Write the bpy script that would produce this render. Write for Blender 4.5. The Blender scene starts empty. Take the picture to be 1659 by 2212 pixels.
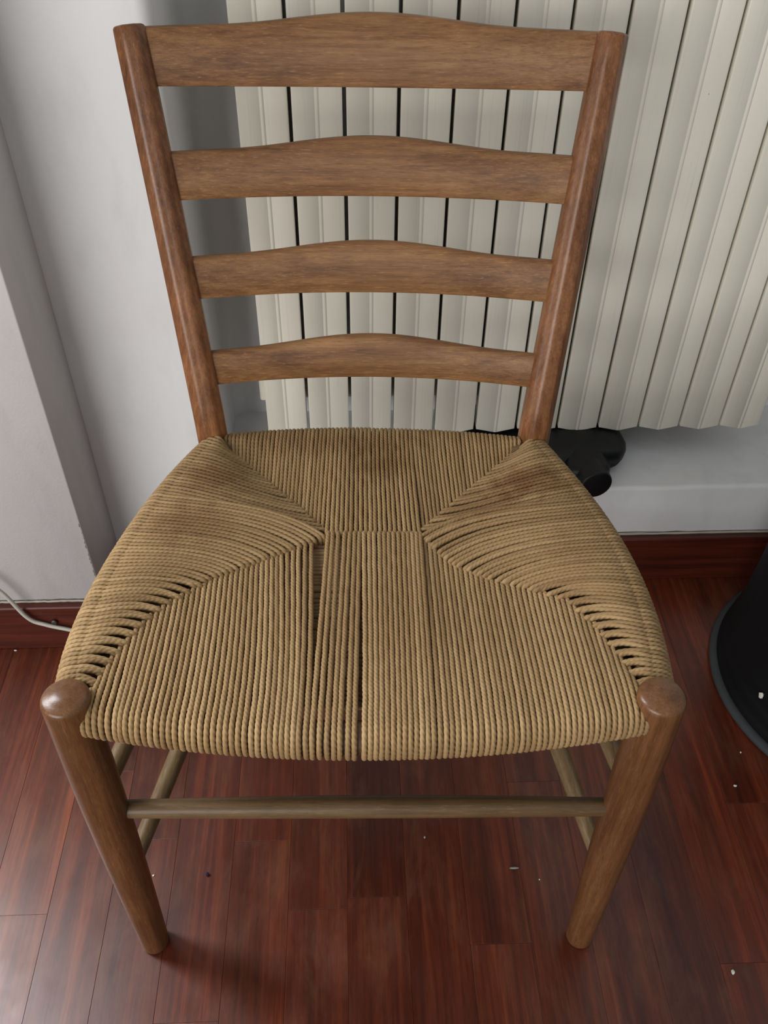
import bpy, math, random
import numpy as np
from mathutils import Matrix, Vector

random.seed(7)
rng = np.random.default_rng(7)
SC = bpy.context.scene
COL = SC.collection
PI = math.pi

# ------------------------------------------------------------------ camera
PITCH, YAW, ROLL = 0.7538133, 0.0479794, 0.0145685
CAM = Vector((-0.0079154, -0.3833338, 0.988995))
cd = bpy.data.cameras.new('camera'); cam = bpy.data.objects.new('camera', cd); COL.objects.link(cam)
F = Vector((math.sin(YAW) * math.cos(PITCH), math.cos(YAW) * math.cos(PITCH), -math.sin(PITCH)))
R0 = Vector((math.cos(YAW), -math.sin(YAW), 0)); U0 = R0.cross(F)
R1 = R0 * math.cos(ROLL) + U0 * math.sin(ROLL); U1 = -R0 * math.sin(ROLL) + U0 * math.cos(ROLL)
m = Matrix.Identity(4)
for i in range(3):
    m[i][0], m[i][1], m[i][2], m[i][3] = R1[i], U1[i], -F[i], CAM[i]
cam.matrix_world = m
cd.sensor_fit = 'VERTICAL'; cd.sensor_height = 24; cd.lens = 1922.99 / 2212 * 24; cd.clip_start = 0.01
SC.camera = cam

# ------------------------------------------------------------------ light and exposure
W = bpy.data.worlds.new('world'); SC.world = W; W.use_nodes = True
bg = W.node_tree.nodes['Background']; bg.inputs[0].default_value = (0.93, 0.98, 1.0, 1); bg.inputs[1].default_value = 0.39
def area(name, loc, target, sx, sy, power, color):
    l = bpy.data.lights.new(name, 'AREA'); l.shape = 'RECTANGLE'; l.size = sx; l.size_y = sy; l.energy = power; l.color = color
    o = bpy.data.objects.new(name, l); COL.objects.link(o); o.location = loc
    o.rotation_euler = (Vector(target) - Vector(loc)).to_track_quat('-Z', 'Y').to_euler(); return o
area('window_light', (-1.35, 0.40, 1.55), (-1.35, -1.0, 1.40), 0.95, 1.1, 95, (0.93, 0.97, 1.0))
area('room_window_light', (-1.70, -2.15, 1.12), (-0.1, 0.4, 0.45), 2.2, 1.4, 70, (1.0, 0.985, 0.96))
SC.view_settings.view_transform = 'Standard'; SC.view_settings.look = 'None'
SC.view_settings.exposure = 0.0; SC.view_settings.gamma = 1.0; SC.view_settings.use_curve_mapping = False

# ------------------------------------------------------------------ colour and material helpers
def lin(r, g, b):
    f = lambda c: (c / 255 / 12.92) if c / 255 <= 0.04045 else ((c / 255 + 0.055) / 1.055) ** 2.4
    return (f(r), f(g), f(b), 1)

class N:
    """small node builder"""
    def __init__(s, name, rough=0.5, spec=0.5):
        s.m = bpy.data.materials.new(name); s.m.use_nodes = True; s.t = s.m.node_tree
        s.b = s.t.nodes['Principled BSDF']; s.b.inputs['Roughness'].default_value = rough
        s.b.inputs['Specular IOR Level'].default_value = spec
    def n(s, typ, **kw):
        x = s.t.nodes.new(typ)
        for k, v in kw.items():
            if k[0] == '_': setattr(x, k[1:], v)
            else: x.inputs[k.replace('__', ' ')].default_value = v
        return x
    def l(s, a, b): s.t.links.new(a, b)
    def coord(s, kind='Object', scale=(1, 1, 1), rnd=False):
        tc = s.n('ShaderNodeTexCoord'); mp = s.n('ShaderNodeMapping'); mp.inputs['Scale'].default_value = scale
        s.l(tc.outputs[kind], mp.inputs['Vector'])
        if rnd:
            oi = s.n('ShaderNodeObjectInfo'); ml = s.n('ShaderNodeMath', _operation='MULTIPLY'); ml.inputs[1].default_value = 37.0
            s.l(oi.outputs['Random'], ml.inputs[0]); s.l(ml.outputs[0], mp.inputs['Location'])
        return mp.outputs[0]
    def noise(s, vec, scale, detail=4, rough=0.6, dist=0.0):
        x = s.n('ShaderNodeTexNoise'); x.inputs['Scale'].default_value = scale; x.inputs['Detail'].default_value = detail
        x.inputs['Roughness'].default_value = rough; x.inputs['Distortion'].default_value = dist
        s.l(vec, x.inputs['Vector']); return x.outputs['Fac']
    def ramp(s, fac, stops):
        r = s.n('ShaderNodeValToRGB'); e = r.color_ramp.elements
        while len(e) < len(stops): e.new(0.5)
        for el, (p, c) in zip(e, stops): el.position = p; el.color = c if len(c) == 4 else (*c, 1)
        s.l(fac, r.inputs[0]); return r.outputs[0]
    def mix(s, fac, a, b, mode='MIX'):
        x = s.n('ShaderNodeMix', _data_type='RGBA', _blend_type=mode)
        for v, k in ((fac, 0), (a, 6), (b, 7)):
            if hasattr(v, 'links'): s.l(v, x.inputs[k])
            else: x.inputs[k].default_value = v
        return x.outputs[2]
    def math(s, op, a, b=0.0):
        x = s.n('ShaderNodeMath', _operation=op)
        for v, k in ((a, 0), (b, 1)):
            if hasattr(v, 'links'): s.l(v, x.inputs[k])
            else: x.inputs[k].default_value = v
        return x.outputs[0]
    def bump(s, h, strength, dist=0.001):
        x = s.n('ShaderNodeBump'); x.inputs['Strength'].default_value = strength; x.inputs['Distance'].default_value = dist
        s.l(h, x.inputs['Height']); s.l(x.outputs[0], s.b.inputs['Normal'])
    def col(s, c):
        if hasattr(c, 'links'): s.l(c, s.b.inputs['Base Color'])
        else: s.b.inputs['Base Color'].default_value = c
        return s.m

def plain(name, c, rough=0.5, spec=0.5, metal=0.0):
    k = N(name, rough, spec); k.b.inputs['Metallic'].default_value = metal
    v = k.noise(k.coord(), 40)
    return k.col(k.mix(v, tuple(x * 0.9 for x in c[:3]) + (1,), tuple(min(1, x * 1.1) for x in c[:3]) + (1,)))

G = (lambda v: (v, v, v, 1))
def wood(name, axis, dark, mid, light, rough=0.42, ringy=1.0):
    k = N(name, rough, 0.4)
    sc = [260, 260, 260]; sc[axis] = 9
    sc2 = [38, 38, 38]; sc2[axis] = 2.2
    sc3 = [1100, 1100, 1100]; sc3[axis] = 90
    a = k.noise(k.coord(scale=sc, rnd=True), 1.0, 5, 0.7)
    b = k.noise(k.coord(scale=sc2, rnd=True), 1.0, 4, 0.6, 0.6)
    p = k.noise(k.coord(scale=sc3, rnd=True), 1.0, 2, 0.5)
    f = k.math('ADD', k.math('MULTIPLY', a, 0.5), k.math('MULTIPLY', b, 0.5))
    c = k.ramp(f, [(0.34, dark), (0.5, mid), (0.66, light)])
    pores = k.ramp(p, [(0.30, G(0.0)), (0.42, G(1.0))])
    c = k.mix(k.math('MULTIPLY', k.math('SUBTRACT', 1.0, pores), 0.5 * ringy), c, dark)
    fleck = k.ramp(p, [(0.60, G(0.0)), (0.72, G(0.45 * ringy))])
    c = k.mix(fleck, c, tuple(min(1, v * 1.35) for v in light[:3]) + (1,))
    blot = k.ramp(k.noise(k.coord(), 18, 4, 0.6), [(0.35, G(0.86)), (0.65, G(1.08))])
    c = k.mix(1.0, c, blot, 'MULTIPLY')
    k.bump(k.math('ADD', a, k.math('MULTIPLY', pores, 0.6)), 0.12, 0.0005)
    return k.col(c)

WD, WM, WL = lin(88, 54, 30), lin(128, 88, 53), lin(155, 114, 74)
M_slat = wood('oak_grain_along_slat', 0, WD, WM, WL)
M_post = wood('oak_grain_upright', 2, lin(84, 50, 28), lin(120, 76, 46), lin(144, 98, 62), 0.34)
M_legf = wood('oak_front_leg_shaded', 2, lin(74, 46, 27), lin(100, 65, 39), lin(118, 80, 50), 0.30)  # chair oak darkened for the front legs, their shade put into the colour
M_str = wood('oak_stretcher', 0, lin(76, 56, 34), lin(98, 75, 48), lin(116, 93, 64), 0.42)
M_strs = wood('oak_side_stretcher', 1, lin(92, 72, 48), lin(118, 95, 67), lin(140, 118, 87), 0.33)

def cord_mat(name, cols, dirt=1.0):
    k = N(name, 0.72, 0.25)
    oi = k.n('ShaderNodeObjectInfo')
    base = k.ramp(k.math('ADD', k.math('MULTIPLY', oi.outputs['Random'], 0.55), k.math('MULTIPLY', k.noise(k.coord(scale=(1, 1, 1), rnd=True), 130, 3, 0.6), 0.45)), cols)
    tc = k.n('ShaderNodeTexCoord')
    # worn, soiled areas of the weave, at their own places on the seat
    tot = None
    for (x, y, rx, ry, s) in ((0.150, 0.262, 0.050, 0.030, 0.85), (0.105, 0.235, 0.06, 0.03, 0.45), (0.01, 0.295, 0.035, 0.028, 0.55), (-0.150, 0.262, 0.045, 0.035, 0.65), (-0.16, 0.20, 0.04, 0.04, 0.4),
                              (0.02, 0.09, 0.10, 0.07, 0.22), (-0.05, 0.325, 0.12, 0.02, 0.35), (0.175, 0.15, 0.03, 0.06, 0.25), (-0.18, 0.19, 0.03, 0.05, 0.2)):
        mp = k.n('ShaderNodeMapping'); mp.vector_type = 'POINT'
        mp.inputs['Scale'].default_value = (1 / rx, 1 / ry, 0); mp.inputs['Location'].default_value = (-x / rx, -y / ry, 0)
        k.l(tc.outputs['Object'], mp.inputs['Vector'])
        ln = k.n('ShaderNodeVectorMath', _operation='LENGTH'); k.l(mp.outputs[0], ln.inputs[0])
        nz = k.math('MULTIPLY', k.math('SUBTRACT', k.noise(k.coord(), 60, 3), 0.5), 1.4)
        v = k.ramp(k.math('ADD', ln.outputs['Value'], nz), [(0.35, G(s)), (1.0, G(0.0))])
        tot = v if tot is None else k.mix(1.0, tot, v, 'ADD')
    f = k.math('MINIMUM', k.math('MULTIPLY', tot, dirt), 1.0)
    c = k.mix(f, base, k.mix(1.0, base, lin(186, 160, 140), 'MULTIPLY'))
    fib = k.noise(k.coord(scale=(1, 1, 1)), 1400, 3, 0.7)
    k.bump(fib, 0.35, 0.0004)
    return k.col(c)
M_cord = cord_mat('paper_cord', [(0.15, lin(134, 107, 72)), (0.5, lin(148, 119, 81)), (0.85, lin(163, 134, 95))])
M_under = cord_mat('paper_cord_underside', [(0.2, lin(150, 120, 88)), (0.8, lin(172, 142, 106))], 0.3)

def wall_mat():
    k = N('painted_plaster', 0.6, 0.3)
    a = k.noise(k.coord(scale=(1, 1, 0.5)), 5, 4, 0.6)
    c = k.ramp(a, [(0.3, lin(222, 224, 226)), (0.5, lin(228, 227, 227)), (0.7, lin(232, 233, 233))])
    sm = k.ramp(k.noise(k.coord(scale=(1, 1, 0.3)), 30, 5, 0.6), [(0.28, G(0.93)), (0.5, G(1))])
    k.bump(k.noise(k.coord(), 300, 4, 0.6), 0.12, 0.001)
    return k.col(k.mix(1.0, c, sm, 'MULTIPLY'))
M_wall = wall_mat()

def floor_mat():
    k = N('red_hardwood', 0.3, 0.5)
    oi = k.n('ShaderNodeObjectInfo')
    a = k.noise(k.coord(scale=(160, 6, 1), rnd=True), 1, 5, 0.65)
    b = k.noise(k.coord(scale=(42, 1.6, 1), rnd=True), 1, 4, 0.6, 0.8)
    f = k.math('ADD', k.math('MULTIPLY', a, 0.45), k.math('MULTIPLY', b, 0.55))
    c = k.ramp(f, [(0.30, lin(50, 20, 12)), (0.5, lin(80, 32, 18)), (0.62, lin(104, 46, 26)), (0.74, lin(126, 66, 37))])
    c = k.mix(1.0, c, oi.outputs['Color'], 'MULTIPLY')
    wear = k.ramp(k.noise(k.coord(scale=(30, 9, 1), rnd=True), 1, 6, 0.7, 0.5), [(0.48, G(0.0)), (0.70, G(0.32))])
    c = k.mix(wear, c, lin(112, 74, 50))
    fine = k.ramp(k.noise(k.coord(scale=(900, 60, 1), rnd=True), 1, 4, 0.7), [(0.3, G(0.82)), (0.7, G(1.12))])
    c = k.mix(1.0, c, fine, 'MULTIPLY')
    rr = k.ramp(k.noise(k.coord(), 14, 5, 0.6), [(0.3, G(0.26)), (0.7, G(0.40))]); k.l(rr, k.b.inputs['Roughness'])
    k.bump(f, 0.10, 0.0006)
    return k.col(c)
M_floor = floor_mat()
M_joint = plain('dark_floor_joint', lin(58, 32, 25), 0.8, 0.2)
def base_mat():
    k = N('red_baseboard_wood', 0.32, 0.5)
    f = k.noise(k.coord(scale=(5, 60, 110)), 1, 5, 0.6)
    k.bump(f, 0.08, 0.0005)
    return k.col(k.ramp(f, [(0.3, lin(52, 20, 14)), (0.5, lin(74, 29, 19)), (0.7, lin(90, 38, 25))]))
M_base = base_mat()
M_caulk = plain('grimy_caulk_line', lin(176, 168, 156), 0.8, 0.2)
M_grime = plain('dusty_gap', lin(96, 90, 82), 0.9, 0.1)

def rad_mat():
    k = N('aged_cream_enamel', 0.34, 0.45)
    a = k.noise(k.coord(scale=(1, 1, 0.4), rnd=True), 9, 4, 0.6)
    c = k.ramp(a, [(0.3, lin(226, 221, 206)), (0.7, lin(234, 230, 216))])
    st = k.ramp(k.noise(k.coord(scale=(420, 420, 5), rnd=True), 1, 3, 0.6), [(0.30, G(0.93)), (0.42, G(1))])
    return k.col(k.mix(1.0, c, st, 'MULTIPLY'))
M_rad = rad_mat()
M_rust = plain('rust', lin(150, 96, 50), 0.8, 0.2)
M_black = plain('matt_black_plastic', lin(15, 16, 19), 0.45, 0.4)
M_blackfab = plain('black_fabric', lin(15, 15, 18), 0.7, 0.2)
M_rim = plain('grey_rubber_rim', lin(58, 60, 62), 0.7, 0.3)
M_cable = plain('white_cable_sheath', lin(188, 184, 172), 0.5, 0.4)
M_screw = plain('dull_steel', lin(90, 84, 80), 0.4, 0.5, 0.8)
M_crumb = plain('pale_crumb', lin(214, 210, 200), 0.8, 0.2)
M_crumbg = plain('grey_fluff', lin(138, 134, 128), 0.9, 0.1)
M_crumbd = plain('dark_blue_crumb', lin(26, 28, 50), 0.7, 0.3)
M_chip = plain('exposed_plaster', lin(138, 134, 132), 0.9, 0.1)
M_win = plain('white_window_frame', lin(225, 226, 225), 0.4, 0.4)

# ------------------------------------------------------------------ object helpers
def tag(o, label=None, cat=None, group=None, kind=None):
    if label: o['label'] = label
    if cat: o['category'] = cat
    if group: o['group'] = group
    if kind: o['kind'] = kind
    return o
def empty(name, loc=(0, 0, 0), rz=0.0):
    o = bpy.data.objects.new(name, None); COL.objects.link(o); o.location = loc; o.rotation_euler = (0, 0, rz); o.empty_display_size = 0.05
    return o
def link(name, me, mat, parent=None, smooth=False):
    me.materials.append(mat) if mat and not me.materials else None
    if smooth: me.polygons.foreach_set('use_smooth', [True] * len(me.polygons))
    o = bpy.data.objects.new(name, me); COL.objects.link(o)
    if parent: o.parent = parent
    return o
def quads_mesh(name, V, Q, caps=()):
    me = bpy.data.meshes.new(name); V = np.asarray(V, float); Q = np.asarray(Q, int).reshape(-1, 4)
    n = len(Q); loops = list(Q.ravel()); starts = list(range(0, 4 * n, 4)); tot = [4] * n
    for c in caps:
        starts.append(len(loops)); tot.append(len(c)); loops += list(c)
    me.vertices.add(len(V)); me.vertices.foreach_set('co', V.ravel())
    me.loops.add(len(loops)); me.loops.foreach_set('vertex_index', loops)
    me.polygons.add(len(starts)); me.polygons.foreach_set('loop_start', starts)
    me.update(calc_edges=True); me.validate(); return me
def ring_quads(nr, ns):
    i = np.arange(nr - 1)[:, None]; j = np.arange(ns)[None, :]; j2 = (j + 1) % ns
    return np.stack([i * ns + j + 0 * j2, i * ns + j2, (i + 1) * ns + j2, (i + 1) * ns + j + 0 * j2], -1).reshape(-1, 4)
def box_data(x0, x1, y0, y1, z0, z1, bev=0.0):
    import bmesh
    bm = bmesh.new(); bmesh.ops.create_cube(bm, size=1)
    for v in bm.verts:
        v.co = ((x0 + x1) / 2 + v.co.x * (x1 - x0), (y0 + y1) / 2 + v.co.y * (y1 - y0), (z0 + z1) / 2 + v.co.z * (z1 - z0))
    if bev: bmesh.ops.bevel(bm, geom=bm.edges[:], offset=bev, segments=1, affect='EDGES')
    return bm
def box(name, dims, mat, parent=None, bev=0.0):
    bm = box_data(*dims, bev=bev); me = bpy.data.meshes.new(name); bm.to_mesh(me); bm.free(); return link(name, me, mat, parent)
def frames(P, ref):
    T = np.gradient(P, axis=0); T /= np.linalg.norm(T, axis=1)[:, None]
    A = np.asarray(ref, float)[None, :] - (T @ np.asarray(ref, float))[:, None] * T; A /= np.linalg.norm(A, axis=1)[:, None]
    return T, A, np.cross(T, A)
def tube(P, rad, ns=16, ref=(1, 0, 0)):
    """swept round bar; rad a number or one per point; closed ends"""
    P = np.asarray(P, float); rad = np.broadcast_to(rad, (len(P),)); T, A, B = frames(P, ref)
    th = np.linspace(0, 2 * PI, ns, endpoint=False)
    V = P[:, None] + rad[:, None, None] * (np.cos(th)[None, :, None] * A[:, None] + np.sin(th)[None, :, None] * B[:, None])
    n = len(P)
    return V.reshape(-1, 3), ring_quads(n, ns), [list(range(ns))[::-1], list(range((n - 1) * ns, n * ns))]
def tube_obj(name, P, rad, mat, parent=None, ns=16, ref=(1, 0, 0)):
    V, Q, c = tube(P, rad, ns, ref); return link(name, quads_mesh(name, V, Q, c), mat, parent, True)
def lerp(a, b, t): return np.asarray(a, float) * (1 - t) + np.asarray(b, float) * t
def bar(a, b, r, n=30, end=0.004, cap=True):
    """straight bar points and radii with softly rounded ends; r = function of t or number"""
    a = np.asarray(a, float); b = np.asarray(b, float); L = np.linalg.norm(b - a)
    ts = list(np.linspace(0, 1, n)); P = []; R = []
    rf = r if callable(r) else (lambda t: r)
    e = end / L
    for q in (0.0, 0.12, 0.35, 0.65, 1.0):
        P.append(lerp(a, b, e * q)); R.append(rf(0) - end * (1 - math.sqrt(max(0, 1 - (1 - q) ** 2))))
    for t in ts[1:-1]:
        if e < t < 1 - e: P.append(lerp(a, b, t)); R.append(rf(t))
    for q in (1.0, 0.65, 0.35, 0.12, 0.0):
        P.append(lerp(a, b, 1 - e * q)); R.append(rf(1) - end * (1 - math.sqrt(max(0, 1 - (1 - q) ** 2))))
    return np.array(P), np.array(R)

# ------------------------------------------------------------------ room
YL, YP, YB, HB, ZL = 0.5223, 0.4177, 0.71, 0.0852, 0.1746       # wall face, pillar face, niche back, baseboard height, niche ledge height
XP, XN, XR = -0.343, -0.182, 0.82                                # pillar side, niche left side, niche right side
TOP = 2.6
fl = box('floor', (-2.6, 2.2, -2.2, 0.75, -0.03, -0.0035), M_joint); tag(fl, kind='structure')
pw = 0.0655
pm = {}
def plank(x0, y0, y1, tint):
    key = round(y1 - y0, 4)
    if key not in pm:
        bm = box_data(0.00010, pw - 0.00010, 0.00010, key - 0.00010, -0.004, 0, 0.0002); me = bpy.data.meshes.new('plank'); bm.to_mesh(me); bm.free(); me.materials.append(M_floor); pm[key] = me
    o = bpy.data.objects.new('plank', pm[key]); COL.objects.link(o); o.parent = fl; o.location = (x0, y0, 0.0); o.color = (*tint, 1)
joint = {-5: 0.038, 1: 0.0445, 7: -0.038, 3: -0.01, -4: 0.21, -2: -0.075, 2: 0.30, 5: 0.33, -3: 0.12}
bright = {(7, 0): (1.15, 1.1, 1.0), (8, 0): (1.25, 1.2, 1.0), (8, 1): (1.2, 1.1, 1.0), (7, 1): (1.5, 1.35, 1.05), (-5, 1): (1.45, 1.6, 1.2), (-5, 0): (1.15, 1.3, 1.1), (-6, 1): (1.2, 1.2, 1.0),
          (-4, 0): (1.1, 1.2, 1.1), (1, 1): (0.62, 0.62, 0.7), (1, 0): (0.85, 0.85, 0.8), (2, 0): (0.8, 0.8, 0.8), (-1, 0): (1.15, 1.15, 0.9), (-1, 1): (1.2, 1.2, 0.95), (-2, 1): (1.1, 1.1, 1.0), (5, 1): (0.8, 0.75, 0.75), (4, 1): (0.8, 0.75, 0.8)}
for c in range(-17, 31):
    x0 = -0.0215 - pw + pw * c
    j = joint.get(c, random.uniform(-0.15, 0.35)); L = 0.45
    ys = [-1.2] + [y for y in (j - 2 * L, j - L, j, j + L) if -1.1 < y < 0.47] + [YL + 0.0]
    for i in range(len(ys) - 1):
        side = 1 if ys[i] >= j - 1e-6 else (0 if ys[i + 1] <= j + 1e-6 and ys[i + 1] > j - 0.01 else -1)
        v = random.uniform(0.82, 1.08); g = random.uniform(0.96, 1.06)
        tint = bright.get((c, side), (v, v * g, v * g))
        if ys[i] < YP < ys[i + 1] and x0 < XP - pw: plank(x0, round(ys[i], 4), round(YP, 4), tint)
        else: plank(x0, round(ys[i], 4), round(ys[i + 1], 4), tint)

def prism(name, poly, z0, z1, mat, kind='structure', parent=None, smooth=False):
    """vertical prism over a plan outline"""
    n = len(poly); V = [(x, y, z0) for x, y in poly] + [(x, y, z1) for x, y in poly]
    Q = [(i, (i + 1) % n, n + (i + 1) % n, n + i) for i in range(n)]
    me = quads_mesh(name, V, Q, [list(range(n))[::-1], list(range(n, 2 * n))]); me.materials.append(mat)
    o = link(name, me, None, parent)
    if kind: o['kind'] = kind
    return o
def arc(cx, cy, r, a0, a1, n=8): return [(cx + r * math.cos(a0 + (a1 - a0) * i / n), cy + r * math.sin(a0 + (a1 - a0) * i / n)) for i in range(n + 1)]
# the pillar wall with a window opening further left (outside the picture), split around the opening
poly = [(-0.80, YP), *arc(XP - 0.002, YP + 0.002, 0.002, -PI / 2, 0, 3), (XP, YL + 0.2), (-0.80, YL + 0.2)]
prism('wall_left', poly, 0, TOP, M_wall)
prism('wall_left_window_side', [(-2.6, YP), (-1.90, YP), (-1.90, YL + 0.2), (-2.6, YL + 0.2)], 0, TOP, M_wall)
prism('wall_left_below_window', [(-1.90, YP), (-0.80, YP), (-0.80, YL + 0.2), (-1.90, YL + 0.2)], 0, 0.90, M_wall)
prism('wall_left_above_window', [(-1.90, YP), (-0.80, YP), (-0.80, YL + 0.2), (-1.90, YL + 0.2)], 2.20, TOP, M_wall)
wf = empty('window_1', (-1.35, YP + 0.1, 0.9)); tag(wf, kind='structure')
for d in ((-0.55, -0.50, -0.02, 0.03, 0, 1.30), (0.50, 0.55, -0.02, 0.03, 0, 1.30), (-0.5, 0.5, -0.02, 0.03, 0, 0.05), (-0.5, 0.5, -0.02, 0.03, 1.25, 1.30), (-0.025, 0.025, -0.02, 0.03, 0.05, 1.25)):
    f = box('window_frame', d, M_win, wf, 0.003)
# wall between pillar and niche, with a rounded outer corner, continuing as the niche's left side and back
rc = 0.016
for nm, poly, z0 in (('wall_back_left', [(XP - 0.01, YL), *arc(XN - rc, YL + rc, rc, -PI / 2, 0, 10), (XN, YB + 0.12), (XP - 0.01, YB + 0.12)], 0.0),
                     ('wall_back', [*arc(XN + 0.02, YB - 0.02, 0.02, PI, PI / 2, 8), (XR, YB), (XR, YB + 0.12), (XN, YB + 0.12)], ZL - 0.02)):
    wb = prism(nm, poly, z0, TOP, M_wall)
    for p in wb.data.polygons:
        if len(p.vertices) == 4 and abs(p.normal.z) < 0.5: p.use_smooth = True
    md = wb.modifiers.new('edge', 'EDGE_SPLIT'); md.split_angle = math.radians(35)
prism('wall_right', [(XR, YL), (2.2, YL), (2.2, YB + 0.12), (XR, YB + 0.12)], 0, TOP, M_wall)
# the low part under the niche: ledge top with a softened, slightly uneven front edge
def ledge():
    prof = [(YB + 0.1, ZL), (YB, ZL), (YL + 0.006, ZL)] + [(YL + 0.006 - 0.006 * math.sin(a), ZL - 0.006 + 0.006 * math.cos(a)) for a in np.linspace(0, PI / 2, 5)[1:]] + [(YL, 0.0), (YB + 0.1, 0.0)]
    xs = np.linspace(XN - 0.0155, XR + 0.01, 56); V = []; n = len(prof)
    for i, x in enumerate(xs):
        w = 0.0012 * math.sin(i * 0.9) * math.cos(i * 0.37)
        for k, (y, z) in enumerate(prof): V.append((x, y, z + (w if 2 <= k <= 5 else 0)))
    m_ = len(xs); Q = [(i * n + k, i * n + (k + 1) % n, (i + 1) * n + (k + 1) % n, (i + 1) * n + k) for i in range(m_ - 1) for k in range(n)]
    me = quads_mesh('wall_niche_ledge', V, Q, [list(range(n)), list(range((m_ - 1) * n, m_ * n))[::-1]]); o = link('wall_niche_ledge', me, M_wall); tag(o, kind='structure'); return o
ledge()
# baseboards
def baseboard(name, x0, x1, y, zt=HB):
    o = box(name, (x0, x1, y - 0.012, y, 0.0, zt), M_base, None, 0.0015); tag(o, kind='structure'); return o
bl = baseboard('baseboard_left', -2.6, XP + 0.0, YP, 0.0835)
bside = box('baseboard_pillar_side', (XP, XP + 0.012, YP - 0.012, YL - 0.012, 0, 0.0835), M_base, None, 0.0015); tag(bside, kind='structure')
baseboard('baseboard_back', XP, 2.2, YL, 0.0845)
P_, R_ = bar((-0.4115, YP - 0.0125, 0.0575), (-0.4115, YP - 0.0165, 0.0575), 0.0042, 4, 0.0015)
tube_obj('screw_cap', P_, R_, M_screw, bl, 12)
# caulk and dusty gap above the baseboards
def strip(name, x0, x1, y, z, mat, h, seed, t=0.0016):
    r = random.Random(seed); n = 90; V = []
    for i in range(n):
        x = x0 + (x1 - x0) * i / (n - 1); a = r.uniform(-0.0005, 0.0005); b = r.uniform(-0.0006, 0.0006)
        V += [(x, y, z), (x, y - t + a, z), (x, y - t + a, z + h + b), (x, y, z + h + b)]
    Q = [(i * 4 + k, i * 4 + (k + 1) % 4, i * 4 + 4 + (k + 1) % 4, i * 4 + 4 + k) for i in range(n - 1) for k in range(4)]
    o = link(name, quads_mesh(name, V, Q, [[0, 1, 2, 3][::-1], [4 * n - 4, 4 * n - 3, 4 * n - 2, 4 * n - 1]]), mat); tag(o, kind='structure')
strip('trim_1', -0.8, XP - 0.001, YP, 0.0835, M_caulk, 0.0028, 1)
strip('trim_2', -0.8, XP - 0.001, YP, 0.0868, M_grime, 0.0012, 2, 0.0006)
strip('trim_3', XP + 0.012, 1.2, YL, 0.0845, M_caulk, 0.0035, 3)
strip('trim_4', XP + 0.012, 1.2, YL, 0.0885, M_grime, 0.0010, 4, 0.0006)
# chipped paint up the pillar corner
wl = bpy.data.objects['wall_left']
rr = random.Random(5)
for i in range(16):
    z = 0.10 + 0.13 * (i / 16) ** 1.2 + rr.uniform(-0.003, 0.003); s = rr.uniform(0.0010, 0.0030)
    n = 7; pts = [(s * rr.uniform(0.5, 1.0) * math.cos(2 * PI * k / n), s * rr.uniform(0.7, 1.5) * math.sin(2 * PI * k / n)) for k in range(n)]
    V = [(XP - 0.0012 - abs(u) * 0.8 * (1 if u < 0 else 0.2), YP - 0.00015, z + v) for u, v in pts] + [(XP - 0.0012 - abs(u) * 0.8 * (1 if u < 0 else 0.2), YP + 0.0015, z + v) for u, v in pts]
    Q = [(k, (k + 1) % n, n + (k + 1) % n, n + k) for k in range(n)]
    link('paint_chip', quads_mesh('paint_chip', V, Q, [list(range(n))[::-1], list(range(n, 2 * n))]), M_chip, wl)

# ------------------------------------------------------------------ radiator
QX, YRF, ZR0, ZR1, XR0 = 0.05797, 0.600, 0.2205, 0.83, -0.1250
rad = empty('radiator', (XR0, YRF, ZR0)); tag(rad, 'cream ribbed column radiator hanging in the wall niche behind the chair', 'radiator')
def section_mesh():
    # plan profile of the front plate: two shallow facets meeting in a narrow ridge, with returned sides
    g = 0.0021; q = QX; t = 0.002
    front = [(g, 0.020), (g, 0.0006), (g + 0.0004, 0.0001), (0.004, 0.0), (0.0262, -0.0017), (0.0266, -0.0012), (0.0270, -0.0020), (0.0306, -0.0022), (0.0310, -0.0013), (0.0314, -0.0018), (q - 0.004, 0.0), (q - g - 0.0004, 0.0001), (q - g, 0.0006), (q - g, 0.020)]
    back = [(q - g - t, 0.020), (q - g - t, 0.004), (0.029, 0.0010), (g + t, 0.004), (g + t, 0.020)]
    poly = front + back; n = len(poly); H = ZR1 - ZR0
    nf = len(front)
    levels = [(0.0, 0.0), (0.0012, -0.0)] + [(H * k / 6, 0) for k in range(1, 6)] + [(H - 0.02, 0), (H - 0.006, 0.004), (H, 0.014)]
    V = []
    for i, (z, dy) in enumerate(levels):
        for x, y in poly:
            yy = y + (0.0008 if i == 0 and y < 0.0005 else 0) + dy; zz = z - (0.0045 * math.sin(PI * x / q) ** 1.5 if i < 2 and 0 < x < q else 0); V.append((x, yy, zz))
    m_ = len(levels); Q = [(i * n + k, i * n + (k + 1) % n, (i + 1) * n + (k + 1) % n, (i + 1) * n + k) for i in range(m_ - 1) for k in range(n)]
    caps = [list(range(n))[::-1], list(range((m_ - 1) * n, m_ * n))]
    me = quads_mesh('radiator_section', V, Q, caps)
    import bmesh
    bm = bmesh.new(); bm.from_mesh(me)
    for d in ((q / 2 - 0.009, q / 2 + 0.009, 0.004, 0.076, 0.012, H - 0.012), (0.003, q - 0.003, 0.074, 0.078, 0.03, H - 0.03), (0.008, q - 0.008, 0.030, 0.0312, 0.035, H - 0.012)):
        b2 = box_data(*d, bev=0.0005); mm = bpy.data.meshes.new('t'); b2.to_mesh(mm); b2.free(); bm.from_mesh(mm); bpy.data.meshes.remove(mm)
    bmesh.ops.recalc_face_normals(bm, faces=bm.faces[:])
    bm.to_mesh(me); bm.free(); me.materials.append(M_rad)
    return me
sm = section_mesh()
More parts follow.
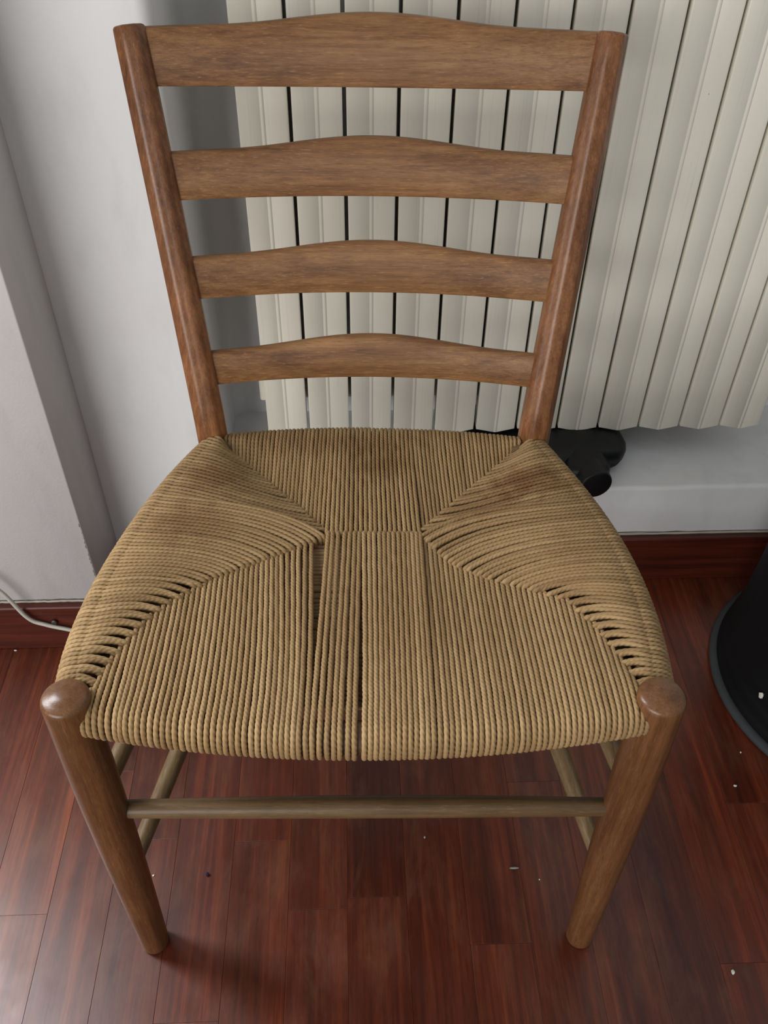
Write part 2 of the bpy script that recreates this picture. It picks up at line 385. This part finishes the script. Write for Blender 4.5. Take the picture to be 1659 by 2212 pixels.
for i in range(12):
    o = bpy.data.objects.new('radiator_section', sm); COL.objects.link(o); o.parent = rad; o.location = (QX * i, 0, 0)
for z in (0.05, 0.578):
    tube_obj('header_pipe', [(0.004, 0.045, z), (QX * 12 - 0.004, 0.045, z)], 0.019, M_rad, rad, 20, (0, 0, 1))
box('wall_bracket', (-0.006, 0.012, 0.012, 0.070, 0.045, 0.085), M_rad, rad, 0.002)
for (x, z, s) in ((0.3724, 0.675, 0.0022), (0.3728, 0.695, 0.0014), (0.3622, 0.4645, 0.0016), (0.3790, 0.668, 0.0012)):
    lx = (x - XR0) % QX; yy = -(lx - 0.004) / 0.0222 * 0.0012 if lx < 0.0265 else -0.0013 + (lx - 0.0314) / 0.0226 * 0.0013
    V = [(x - XR0 + s * 0.5 * math.cos(a) * (1 + 0.3 * math.sin(3 * a)), yy - 0.0003, z - ZR0 + s * math.sin(a)) for a in np.linspace(0, 2 * PI, 9)[:-1]]
    V += [(a, yy + 0.0008, c) for a, b, c in V]
    link('rust_spot', quads_mesh('rust_spot', V, [(k, (k + 1) % 8, 8 + (k + 1) % 8, 8 + k) for k in range(8)], [list(range(8))[::-1], list(range(8, 16))]), M_rust, rad)

# ------------------------------------------------------------------ black object on the ledge under the radiator
rv = empty('radiator_valve', (0.30, 0.60, ZL)); tag(rv, 'black rounded valve housing with stubby knob under the radiator, on the ledge', 'valve')
def squash_body(c, L, rx, hz, ang, name, mat, parent, drop=0.0):
    n, ns = 14, 28; V = []
    d = np.array([math.sin(ang), -math.cos(ang), -drop]); s = np.array([math.cos(ang), math.sin(ang), 0.0])
    for i in range(n):
        t = i / (n - 1); u = t * L
        e = 1 - 0.28 * max(0, (t - 0.72) / 0.28) ** 2.2 - 0.1 * max(0, (0.2 - t) / 0.2)
        for k in range(ns):
            a = 2 * PI * k / ns; ca, sa = math.cos(a), math.sin(a)
            ex = math.copysign(abs(ca) ** 0.8, ca) * rx * e; ez = math.copysign(abs(sa) ** 0.7, sa) * hz * e
            V.append(np.array(c) + d * u + s * ex + np.array([0, 0, ez]))
    return link(name, quads_mesh(name, V, ring_quads(n, ns), [list(range(ns))[::-1], list(range((n - 1) * ns, n * ns))]), mat, parent, True)
squash_body((-0.004, 0.075, 0.0225), 0.128, 0.073, 0.0215, 0.12, 'valve_body', M_black, rv)
squash_body((-0.085, 0.075, 0.019), 0.085, 0.055, 0.0175, -0.1, 'valve_inlet', M_black, rv)
squash_body((0.012, -0.030, 0.0215), 0.050, 0.031, 0.0205, 0.08, 'knob_collar', M_black, rv)
P_, R_ = bar((0.016, -0.062, 0.0235), (0.0205, -0.098, 0.0235), 0.0225, 8, 0.004)
tube_obj('knob', P_, R_, M_black, rv, 28, (0, 0, 1))

# ------------------------------------------------------------------ black bin on the right
bn = empty('fabric_bin', (0.672, 0.312, 0)); tag(bn, 'round black bin with a grey rim at its foot, right edge of picture', 'bin')
def lathe(name, prof, mat, parent, ns=72, wob=0.0, closed=True):
    V = []
    for (r, z) in prof:
        for k in range(ns):
            a = 2 * PI * k / ns; w = 1 + wob * (math.sin(7 * a + z * 22) * 0.5 + math.sin(3 * a - z * 30)) * min(1, z * 6)
            V.append((r * w * math.cos(a), r * w * math.sin(a), z))
    n = len(prof); return link(name, quads_mesh(name, V, ring_quads(n, ns), [list(range(ns))[::-1], list(range((n - 1) * ns, n * ns))]), mat, parent, True)
lathe('base_rim', [(0.186, 0.0), (0.193, 0.0), (0.1965, 0.003), (0.1970, 0.007), (0.1945, 0.011), (0.189, 0.0125), (0.184, 0.011)], M_rim, bn)
body = [(0.186, 0.006), (0.1885, 0.012), (0.186, 0.022), (0.1835, 0.028), (0.1850, 0.034), (0.1825, 0.045), (0.180, 0.052), (0.1812, 0.058), (0.1785, 0.075), (0.1765, 0.092), (0.1775, 0.10),
        (0.175, 0.13), (0.173, 0.17), (0.1735, 0.178), (0.171, 0.22), (0.170, 0.30), (0.171, 0.38), (0.172, 0.44), (0.168, 0.442), (0.166, 0.40), (0.160, 0.05), (0.01, 0.04)]
lathe('body', body, M_blackfab, bn, 96, 0.006)
# ------------------------------------------------------------------ white cable
ctrl = [(-0.80, 0.393, 0.42), (-0.62, 0.398, 0.30), (-0.50, 0.400, 0.175), (-0.4635, 0.400, 0.1254), (-0.4425, 0.400, 0.0720), (-0.4217, 0.400, 0.0565), (-0.3908, 0.400, 0.0440), (-0.355, 0.398, 0.030), (-0.325, 0.392, 0.012), (-0.29, 0.395, 0.0028), (-0.25, 0.43, 0.0028), (-0.22, 0.475, 0.0028), (-0.12, 0.492, 0.0028)]
def catmull(c, n=14):
    c = np.array([c[0]] + list(c) + [c[-1]], float); out = []
    for i in range(1, len(c) - 2):
        for t in np.linspace(0, 1, n, endpoint=False):
            p0, p1, p2, p3 = c[i - 1:i + 3]
            out.append(0.5 * ((2 * p1) + (-p0 + p2) * t + (2 * p0 - 5 * p1 + 4 * p2 - p3) * t * t + (-p0 + 3 * p1 - 3 * p2 + p3) * t ** 3))
    out.append(c[-2]); return np.array(out)
o = tube_obj('power_cable', catmull(ctrl), 0.0027, M_cable, None, 10, (0, 0.3, 1)); tag(o, 'thin white cable drooping across the dark red baseboard on the left', 'cable')

# ------------------------------------------------------------------ crumbs on the floor
def crumb(name, x, y, z, sx, sy, sz, mat, label, cat, seed):
    import bmesh
    bm = bmesh.new(); bmesh.ops.create_icosphere(bm, subdivisions=1, radius=1); r = random.Random(seed)
    for v in bm.verts: v.co = (v.co.x * sx * r.uniform(0.6, 1.2), v.co.y * sy * r.uniform(0.6, 1.2), max(-0.9, v.co.z * r.uniform(0.7, 1.1)) * sz)
    lo = min(v.co.z for v in bm.verts)
    for v in bm.verts: v.co.z -= lo
    me = bpy.data.meshes.new(name); bm.to_mesh(me); bm.free(); o = link(name, me, mat); o.location = (x, y, z); tag(o, label, cat, 'crumbs and fluff on the floor'); return o
crumb('crumb', 0.382, -0.047, 0, 0.0030, 0.0032, 0.0015, M_crumb, 'white crumb on the floor near the lower right corner of the picture', 'crumb', 1)
crumb('crumb', 0.455, 0.166, 0, 0.0028, 0.0018, 0.0014, M_crumb, 'white crumb on the floor between right front leg and black bin', 'crumb', 2)
crumb('crumb', 0.477, 0.212, 0, 0.0014, 0.0014, 0.0010, M_crumb, 'tiny white crumb on the floor closest to the black bin rim', 'crumb', 3)
crumb('crumb', -0.240, 0.077, 0, 0.0014, 0.0014, 0.0010, M_crumb, 'tiny white crumb beside the left front leg of the chair', 'crumb', 4)
crumb('crumb', -0.478, 0.402, 0, 0.0022, 0.0016, 0.0012, M_crumb, 'tiny white crumb at the foot of the left baseboard', 'crumb', 5)
crumb('crumb', -0.179, 0.076, 0, 0.0024, 0.0028, 0.0024, M_crumbd, 'dark blue crumb on the floor just right of the left front leg', 'crumb', 6)
crumb('crumb', 0.069, 0.112, 0, 0.0016, 0.0020, 0.0012, M_crumbg, 'tiny grey crumb on the floor below the middle of the front stretcher', 'crumb', 7)
crumb('floor_fluff', 0.168, 0.072, 0, 0.0070, 0.0016, 0.0012, M_crumbg, 'flat grey fluff on the floor left of the right front leg', 'fluff', 8)
crumb('crumb', 0.195, 0.058, 0, 0.0011, 0.0011, 0.0008, M_crumb, 'tiniest pale crumb on the floor near the grey fluff', 'crumb', 9)
o = crumb('white_scrap', 0, 0, 0, 0.0030, 0.0042, 0.0065, M_crumb, 'small white scrap stuck to the black fabric', 'x', 10)
del o['group']; del o['category']; o.parent = bn; o.location = (0.4985 - 0.672, 0.2530 - 0.312, 0.058)

# ------------------------------------------------------------------ chair
PHI = -0.0370029
chair = empty('dining_chair', (0, 0, 0), PHI); tag(chair, 'brown oak ladder-back chair with a woven paper cord seat in front of the radiator', 'chair')
# front legs
for s, top, bot in ((-1, (-0.2208, -0.0019, 0.445), (-0.2266, -0.004, 0.0)), (1, (0.2181, 0.0025, 0.445), (0.2270, 0.0030, 0.0))):
    rf = lambda t: 0.0142 + 0.0046 * math.sin(min(1, t / 0.75) * PI / 2) ** 1.2 - 0.0007 * max(0, (t - 0.8) / 0.2)
    P_, R_ = bar(bot, top, rf, 34, 0.0055)
    # domed top
    V, Q, c = tube(P_, R_, 40); V = V.reshape(-1, 40, 3); ctr = P_[-1]
    rings = []
    for q in (0.8, 0.55, 0.28): rings.append(ctr + (V[-1] - ctr) * q + np.array([0, 0, 0.0034 * (1 - q * q)]))
    V = np.concatenate([V, np.array(rings)]); nr = len(V)
    o = link('front_leg', quads_mesh('front_leg', V.reshape(-1, 3), ring_quads(nr, 40), [list(range(40))[::-1], list(range((nr - 1) * 40, nr * 40))]), M_legf, chair, True)
# rear posts
def post_pts(s):
    seat = np.array([-0.1625 if s < 0 else 0.1668, 0.338, 0.42]); top = np.array([-0.2085 if s < 0 else 0.2063, 0.4555, 0.7695])
    top = top + (0 if s < 0 else -0.001)
    foot = np.array([-0.158 if s < 0 else 0.162, 0.352, 0.0])
    return foot, seat, top
for s in (-1, 1):
    foot, seat, top = post_pts(s)
    pts = [lerp(foot, seat, t) + np.array([0, -0.006 * math.sin(PI * t), 0]) for t in np.linspace(0, 0.93, 16)]
    a0 = pts[-1]; up = [lerp(seat, top, t) for t in np.linspace(0.05, 1, 24)]
    pts = np.array(pts + up); L = np.cumsum(np.r_[0, np.linalg.norm(np.diff(pts, axis=0), axis=1)]); tt = L / L[-1]
    R_ = 0.0125 + 0.0032 * np.sin(np.clip(tt / 0.55, 0, 1) * PI / 2) - 0.0016 * np.clip((tt - 0.55) / 0.45, 0, 1)
    # rounded end
    d = (pts[-1] - pts[-2]); d /= np.linalg.norm(d); e = 0.004
    ext = [pts[-1] - d * e * (1 - q) for q in (0.35, 0.65, 0.88, 1.0)]; er = [R_[-1] - e * 0.8 * (1 - math.sqrt(1 - q * q)) for q in (0.35, 0.65, 0.88, 1.0)]
    pts = np.concatenate([pts[:-1], ext]); R_ = np.r_[R_[:-1], er]
    T, A, B = frames(pts, (1, 0, 0)); ns = 48; th = np.linspace(0, 2 * PI, ns, endpoint=False)
    # barely planed-round section: faint flats
    sh = 1 + 0.032 * np.cos(8 * (th + 0.25))
    V = pts[:, None] + (R_[:, None] * sh[None])[:, :, None] * (np.cos(th)[None, :, None] * A[:, None] + np.sin(th)[None, :, None] * B[:, None])
    nr = len(pts)
    link('rear_post', quads_mesh('rear_post', V.reshape(-1, 3), ring_quads(nr, ns), [list(range(ns))[::-1], list(range((nr - 1) * ns, nr * ns))]), M_post, chair, True)
def post_at(s, z):
    foot, seat, top = post_pts(s); t = (z - seat[2]) / (top[2] - seat[2]); return lerp(seat, top, t)
# back slats: (bottom edge at ends, bottom mid drop, top edge at ends, hump height)
for (zb, drop, zt, hump) in ((0.7252, -0.0040, 0.7685, 0.0082), (0.6352, -0.0010, 0.6742, 0.0088), (0.5499, 0.0002, 0.5868, 0.0088), (0.4694, 0.0002, 0.5008, 0.0092)):
    zc = (zb + zt) / 2; A_ = post_at(-1, zc); B_ = post_at(1, zc); th = 0.0088; nx = 48; bow = 0.018
    rake = (0.4555 - 0.338) / (0.7695 - 0.42)
    A_[0] += 0.004; B_[0] -= 0.004
    V = []; prof = []
    for i in range(nx + 1):
        t = i / nx; x = A_[0] * (1 - t) + B_[0] * t; u = 2 * t - 1
        by = bow * (1 - u * u)
        h = hump * (0.5 + 0.5 * math.cos(PI * min(1, abs(x) / 0.135)))
        z0 = zb + drop * (1 - u * u); z1 = zt + h
        y0 = A_[1] * (1 - t) + B_[1] * t + by
        ring = []
        e = 0.0022
        for (dy, dz) in ((-th / 2, z0 + e), (-th / 2, z1 - e), (-th / 2 + e * 0.4, z1 - e * 0.35), (-th / 2 + e * 1.3, z1), (th / 2 - e * 1.3, z1), (th / 2 - e * 0.4, z1 - e * 0.35), (th / 2, z1 - e),
                         (th / 2, z0 + e), (th / 2 - e * 0.4, z0 + e * 0.35), (th / 2 - e * 1.3, z0), (-th / 2 + e * 1.3, z0), (-th / 2 + e * 0.4, z0 + e * 0.35)):
            V.append((x, y0 + dy + (dz - zc) * rake, dz))
    n = 12
    me = quads_mesh('back_slat', V, ring_quads(nx + 1, n), [list(range(n))[::-1], list(range(nx * n, (nx + 1) * n))])
    o = link('back_slat', me, M_slat, chair, True); md = o.modifiers.new('e', 'EDGE_SPLIT'); md.split_angle = math.radians(50)
# stretchers
swell = lambda a, b: (lambda t: a + (b - a) * math.sin(PI * t))
P_, R_ = bar((-0.2235, 0.0, 0.2755), (0.2225, 0.0028, 0.2785), swell(0.0076, 0.0096), 40, 0.001); P_[:, 2] += 0.0028 * np.sin(PI * np.linspace(0, 1, len(P_)))
tube_obj('front_stretcher', P_, R_, M_str, chair, 28, (0, 0, 1))
for s in (-1, 1):
    xr = -0.158 if s < 0 else 0.162
    for z, dz in ((0.165, 0.0), (0.3010, 0.0)):
        P_, R_ = bar((s * 0.2235, 0.0, z), (xr, 0.345, z + dz), swell(0.0078, 0.0094), 30, 0.001)
        tube_obj('side_stretcher', P_, R_, M_strs, chair, 24, (0, 0, 1))
P_, R_ = bar((-0.158, 0.345, 0.235), (0.162, 0.345, 0.235), swell(0.0076, 0.0092), 30, 0.001)
tube_obj('rear_stretcher', P_, R_, M_str, chair, 24, (0, 0, 1))

# ---- seat: rails wrapped by cord
RR, RW = 0.0125, 0.0146          # wood rail radius, radius of the cord's centre line around it
CR = 0.00212                     # cord radius
f_yc = lambda x: 0.0015 + 0.010 * x - 0.0215 * (1 - (x / 0.213) ** 2)
FZ = 0.4205
r_yc = lambda x: 0.3295 + 0.0150 * (1 - (x / 0.165) ** 2) + (-0.001 if x > 0 else 0)
RZ = 0.4045
side_L = [(.1738, .322), (.1909, .2855), (.2072, .2426), (.219, .1984), (.2275, .1649), (.2339, .1334), (.238, .1057), (.2396, .0699), (.2402, .0477), (.2387, .0282), (.2375, .012)]
side_R = [(.1818, .3204), (.1914, .2935), (.2059, .2591), (.2173, .2258), (.2264, .1902), (.2326, .155), (.2378, .1178), (.2390, .0851), (.2387, .0543), (.2366, .0332), (.2350, .012)]
SZ = lambda y: 0.4190 - 0.010 * np.clip(y / 0.33, 0, 1)
def side_curve(s):
    pts = np.array([(s * x, y) for x, y in (side_L if s < 0 else side_R)][::-1], float)      # front to rear
    c0 = np.array([-0.0079, -0.383]); pts = c0 + (pts - c0) * 1.010
    # smooth fit: x as a cubic of y
    k = np.polyfit(pts[:, 1], pts[:, 0], 4)
    ys = np.linspace(0.004, 0.336, 80); xs = np.polyval(k, ys); P = np.stack([xs, ys], 1)
    T = np.gradient(P, axis=0); T /= np.linalg.norm(T, axis=1)[:, None]
    n = np.stack([-T[:, 1], T[:, 0]], 1)
    if n[40, 0] * s > 0: n = -n                       # inward
    C = P + n * (RW + CR)
    return C, n
SIDE = {s: side_curve(s) for s in (-1, 1)}
seat_rails = []
xs = np.linspace(-0.214, 0.214, 40)
tube_obj('front_seat_rail', np.stack([xs, [f_yc(x) for x in xs], np.full(40, FZ)], 1), RR, M_str, chair, 20, (0, 0, 1))
xs = np.linspace(-0.160, 0.164, 30)
tube_obj('rear_seat_rail', np.stack([xs, [r_yc(x) for x in xs], np.full(30, RZ)], 1), RR, M_str, chair, 20, (0, 0, 1))
for s in (-1, 1):
    C, n = SIDE[s]; C = C[::3]; tube_obj('side_seat_rail', np.stack([C[:, 0], C[:, 1], SZ(C[:, 1])], 1), RR - 0.001, M_strs, chair, 20, (0, 0, 1))

# underside layer of the weave: cords running side to side, uncountable from above
V = []; Q = []; caps = []; base = 0
for i in range(76):
    y = 0.020 + 0.316 * i / 75
    xl = np.interp(y, SIDE[-1][0][:, 1], SIDE[-1][0][:, 0]) + 0.004; xr = np.interp(y, SIDE[1][0][:, 1], SIDE[1][0][:, 0]) - 0.004
    ex = np.linspace(xl, xr, 14); jz = random.uniform(-0.001, 0.001)
    P_ = np.stack([ex, np.full(14, y) + random.uniform(-0.0006, 0.0006), 0.4000 - 0.008 * y + jz + 0.004 * (np.abs(np.linspace(-1, 1, 14)) ** 4)], 1)
    v, q, c = tube(P_, 0.0023, 7, (0, 0, 1)); V.append(v); Q.append(q + base); caps += [[k + base for k in f] for f in c]; base += len(v)
seat = link('seat', quads_mesh('seat', np.concatenate(V), np.concatenate(Q), caps), M_under, chair, True)

LOB = np.array([1.0, 0.96, 0.83, 0.96] * 3) * 1.045
ANG = np.linspace(0, 2 * PI, 12, endpoint=False)
def strand(P, ref, r=CR, pitch=0.0130):
    P = np.asarray(P, float); d = np.r_[0, np.cumsum(np.linalg.norm(np.diff(P, axis=0), axis=1))]
    n = max(8, int(d[-1] / 0.00135)); s = np.linspace(0, d[-1], n)
    P = np.stack([np.interp(s, d, P[:, k]) for k in range(3)], 1)
    w = 0.00012; ph = random.uniform(0, 6.28); 
    T, A, B = frames(P, ref)
    P = P + A * (w * np.sin(s * 180 + ph))[:, None]
    tw = -2 * PI * s / (pitch * random.uniform(0.94, 1.06)) + ph
    th = ANG[None, :] + tw[:, None]
    rad = r * LOB[None, :] * (1 + 0.03 * np.sin(s * 300 + ph))[:, None]
    V = P[:, None] + rad[:, :, None] * (np.cos(th)[:, :, None] * A[:, None] + np.sin(th)[:, :, None] * B[:, None])
    me = quads_mesh('cord_strand', V.reshape(-1, 3), ring_quads(n, 12), [list(range(12))[::-1], list(range((n - 1) * 12, n * 12))])
    return link('cord_strand', me, M_cord, seat, True)
def hermite(p0, t0, p1, t1, n=40):
    t = np.linspace(0, 1, n)[:, None]; p0, t0, p1, t1 = map(lambda a: np.asarray(a, float), (p0, t0, p1, t1))
    return (2 * t ** 3 - 3 * t ** 2 + 1) * p0 + (t ** 3 - 2 * t ** 2 + t) * t0 + (-2 * t ** 3 + 3 * t ** 2) * p1 + (t ** 3 - t ** 2) * t1
def with_dive(H, dive=0.010, run=0.006):
    """bend the last stretch down into the weave"""
    d = H[-1] - H[-3]; d /= np.linalg.norm(d); e = H[-1]
    a = np.linspace(0, PI / 2, 7)[1:, None]
    return np.concatenate([H, e + d * run * 0.5 * np.sin(a) - np.array([0, 0, 1]) * (run * 0.6 * (1 - np.cos(a))), (e + d * run * 0.5 - np.array([0, 0, run * 0.6 + dive]))[None]])

DL = np.array([(-.2085, .0160), (-.203, .040), (-.190, .074), (-.174, .104), (-.140, .139), (-.0985, .168), (-.0445, .2035)])
DR = np.array([(.2075, .0175), (.203, .042), (.188, .083), (.1675, .117), (.1065, .147), (.076, .168), (.0495, .2045)])
RDL = np.array([(-.1480, .327), (-.120, .300), (-.092, .268), (-.066, .240), (-.0430, .2095)])
RDR = np.array([(.1505, .329), (.126, .302), (.101, .274), (.072, .240), (.0485, .2105)])
ZD = lambda x, y: 0.4065 + 0.024 * np.clip((abs(x) - 0.045) / 0.17, 0, 1) ** 1.5
def along(D, u):
    d = np.r_[0, np.cumsum(np.linalg.norm(np.diff(D, axis=0), axis=1))]; d /= d[-1]
    return np.array([np.interp(u, d, D[:, 0]), np.interp(u, d, D[:, 1])])
def wrap(axis, xc, yc, zc, inward, a0, a1, n=16):
    """arc round a rail: angle 0 points inward, 90 up, 180 outward; from a0 to a1 degrees"""
    a = np.radians(np.linspace(a0, a1, n)); iw = np.asarray(inward, float)
    return np.stack([xc + iw[0] * RW * np.cos(a), yc + iw[1] * RW * np.cos(a), zc + RW * np.sin(a)], 1)
def front_strand(xf, xd, yd, zd):
    yc = f_yc(xf); zz = FZ + random.uniform(-0.00025, 0.00025)
    w = wrap(0, xf, yc, zz, (0, 1), 300, 84, 22)
    L = max(0.004, yd - w[-1][1])
    H = hermite(w[-1], (0, L, -0.10 * L), (xd, yd, zd), ((xd - xf) * 1.1, L, -0.02 * L))
    H[:, 2] += 0.0016 * np.sin(PI * np.linspace(0, 1, len(H))) * min(1, L / 0.05)
    strand(with_dive(np.concatenate([w, H[1:]])), (1, 0, 0))
def rear_strand(xr, xd, yd, zd):
    yc = r_yc(xr)
    w = wrap(0, xr, yc, RZ, (0, -1), 300, 88, 20)
    L = max(0.004, w[-1][1] - yd)
    H = hermite(w[-1], (0, -L, 0), (xd, yd, zd), ((xd - xr) * 1.0, -L, -0.02 * L))
    strand(with_dive(np.concatenate([w, H[1:]])), (1, 0, 0), 0.00198)

jx = lambda a=0.0002: random.uniform(-a, a)
FX = lambda px: -0.0493 + (px - 642) * 0.00032963
DX = lambda px: -0.0425 + (px - 700) * 0.000429
top_px = [706, 716, 728, 742, 753, 763.6, 773.6, 783.5, 795, 805, 817, 827, 837, 847, 858, 868.5, 878.5, 887.5, 896.6, 905.5]
bot_px = [672.3, 688.6, 705, 720, 733, 751, 764.6, 787, 800, 812.5] + [825 + 12.65 * k for k in range(10)]
for a, b in zip(top_px, bot_px): front_strand(FX(b), DX(a) + 0.001, 0.2055, 0.4085)
lt = [676, 663, 649, 638, 627, 615, 606]; lb = [658.5, 642.5, 630, 618, 606, 593, 580.5]
nL = 37
for i in range(nL):          # left front triangle, centre to corner
    if i < 7: xf, xd = FX(lb[i]), DX(lt[i]) - 0.001
    else:
        t = (i - 6) / (nL - 7); xf = FX(580.5) * (1 - t) - 0.2085 * t; xd = (DX(606) - 0.001) * (1 - t) + DL[0][0] * t
    yd = np.interp(xd, DL[:, 0], DL[:, 1]) - 0.001
    w_ = 0.0016 * math.exp(-((xf + 0.185) / 0.006) ** 2) if i > 7 else 0
    front_strand(xf + jx() + w_, xd, yd, ZD(xd, yd) - 0.0005)
nR = 37
for i in range(nR):
    t = i / (nR - 1); xf = FX(953) * (1 - t) + 0.2075 * t; xd = DX(917) * (1 - t) + DR[0][0] * t
    yd = np.interp(xd, DR[::-1, 0], DR[::-1, 1]) - 0.001
    front_strand(xf + jx(), xd, yd, ZD(xd, yd) - 0.0005)
# rear
for i in range(20):
    t = i / 19; rear_strand(-0.0400 + 0.0800 * t + jx(), DX(709 + 10.55 * (i - 0.35)) + jx(), 0.2075, 0.4080)
NRS = 27
for D, s in ((RDL, -1), (RDR, 1)):
    for i in range(NRS):
        t = (i + 1) / NRS; xr = (-0.0400 if s < 0 else 0.0400) * (1 - t) + (-0.1490 if s < 0 else 0.1515) * t
        t2 = i / (NRS - 1); xd = (-0.0448 if s < 0 else 0.0503) * (1 - t2) + D[0][0] * t2
        yd = float(np.interp(xd, D[:, 0] if s < 0 else D[::-1, 0], D[:, 1] if s < 0 else D[::-1, 1])) + 0.0008
        rear_strand(xr + jx(), xd + jx(), yd, ZD(xd, yd) - 0.001 - 0.006 * t)
# sides
def side_strand(s, yr, pd, zd, curl, pair=0.0):
    C, n = SIDE[s]; x = np.interp(yr, C[:, 1], C[:, 0]); ni = np.array([np.interp(yr, C[:, 1], n[:, 0]), np.interp(yr, C[:, 1], n[:, 1])]); ni /= np.linalg.norm(ni)
    w = wrap(0, x, yr, float(SZ(yr)), ni, 290, 80, 20)
    L = np.linalg.norm(pd - w[-1][:2]); dv = (pd - w[-1][:2]) / L
    e = dv + np.array([0, curl]); e /= np.linalg.norm(e)
    H = hermite(w[-1], (ni[0] * L, ni[1] * L * 1.0, 0), (*pd, zd), (e[0] * L, e[1] * L, -0.05 * L))
    H[:, 2] += (0.0042 * np.sin(PI * np.linspace(0, 1, len(H)) ** 0.8)) * min(1, L / 0.06)
    if pair:        # neighbours lean together just before they go down, which leaves a hole beside them
        sm_ = np.clip((np.linspace(0, 1, len(H)) - max(0.0, 1 - 0.022 / L)) / min(1, 0.022 / L), 0, 1); sm_ = sm_ * sm_ * (3 - 2 * sm_)
        tg = np.array([-s * 0.35, -0.94]); H[:, 0] += -tg[0] * pair * sm_; H[:, 1] += -tg[1] * pair * sm_
    strand(with_dive(np.concatenate([w, H[1:]]), 0.008, 0.005), (0, 1, 0), 0.00222)
NF, NRr = 50, 21
for s, D, RD in ((-1, DL, RDL), (1, DR, RDR)):
    sgn = -1 if s < 0 else 1
    for j in range(NF):
        t = j / (NF - 1); yr = 0.0195 + (0.236 - 0.0195) * t
        # strands near the corner pair up and leave holes between the pairs
        u = t; pr = 0.0
        if j < 26: pr = 0.0019 * (1 if j % 2 == 0 else -1)
        p = along(D, min(1, u + (jx(0.006) if t > 0.45 else 0) - (0.004 if 0.62 < t < 0.66 or 0.80 < t < 0.83 else 0))) - np.array([0, 0.0012 * t ** 6]); p = p + np.array([-s * 0.0008, 0.0012])
        if s > 0: p = p + np.array([0.0, 0.0])
        side_strand(s, yr, p, ZD(*p) + 0.0022, -0.55 * (0.35 + 0.65 * t) if t > 0.3 else -0.35, pr)
    for j in range(NRr):
        t = j / (NRr - 1); yr = 0.2405 + (0.328 - 0.2405) * t + jx(0.0003)
        p = along(RD, 1 - t * 0.97 + (jx(0.012) if j else 0)) + np.array([0, 0.0022 * (1 - t) ** 3]); p = p + np.array([s * 0.0012, -0.0005])
        side_strand(s, yr, p, ZD(*p) + 0.0012 - 0.008 * t, 0.12)
print('objects', len(bpy.data.objects))
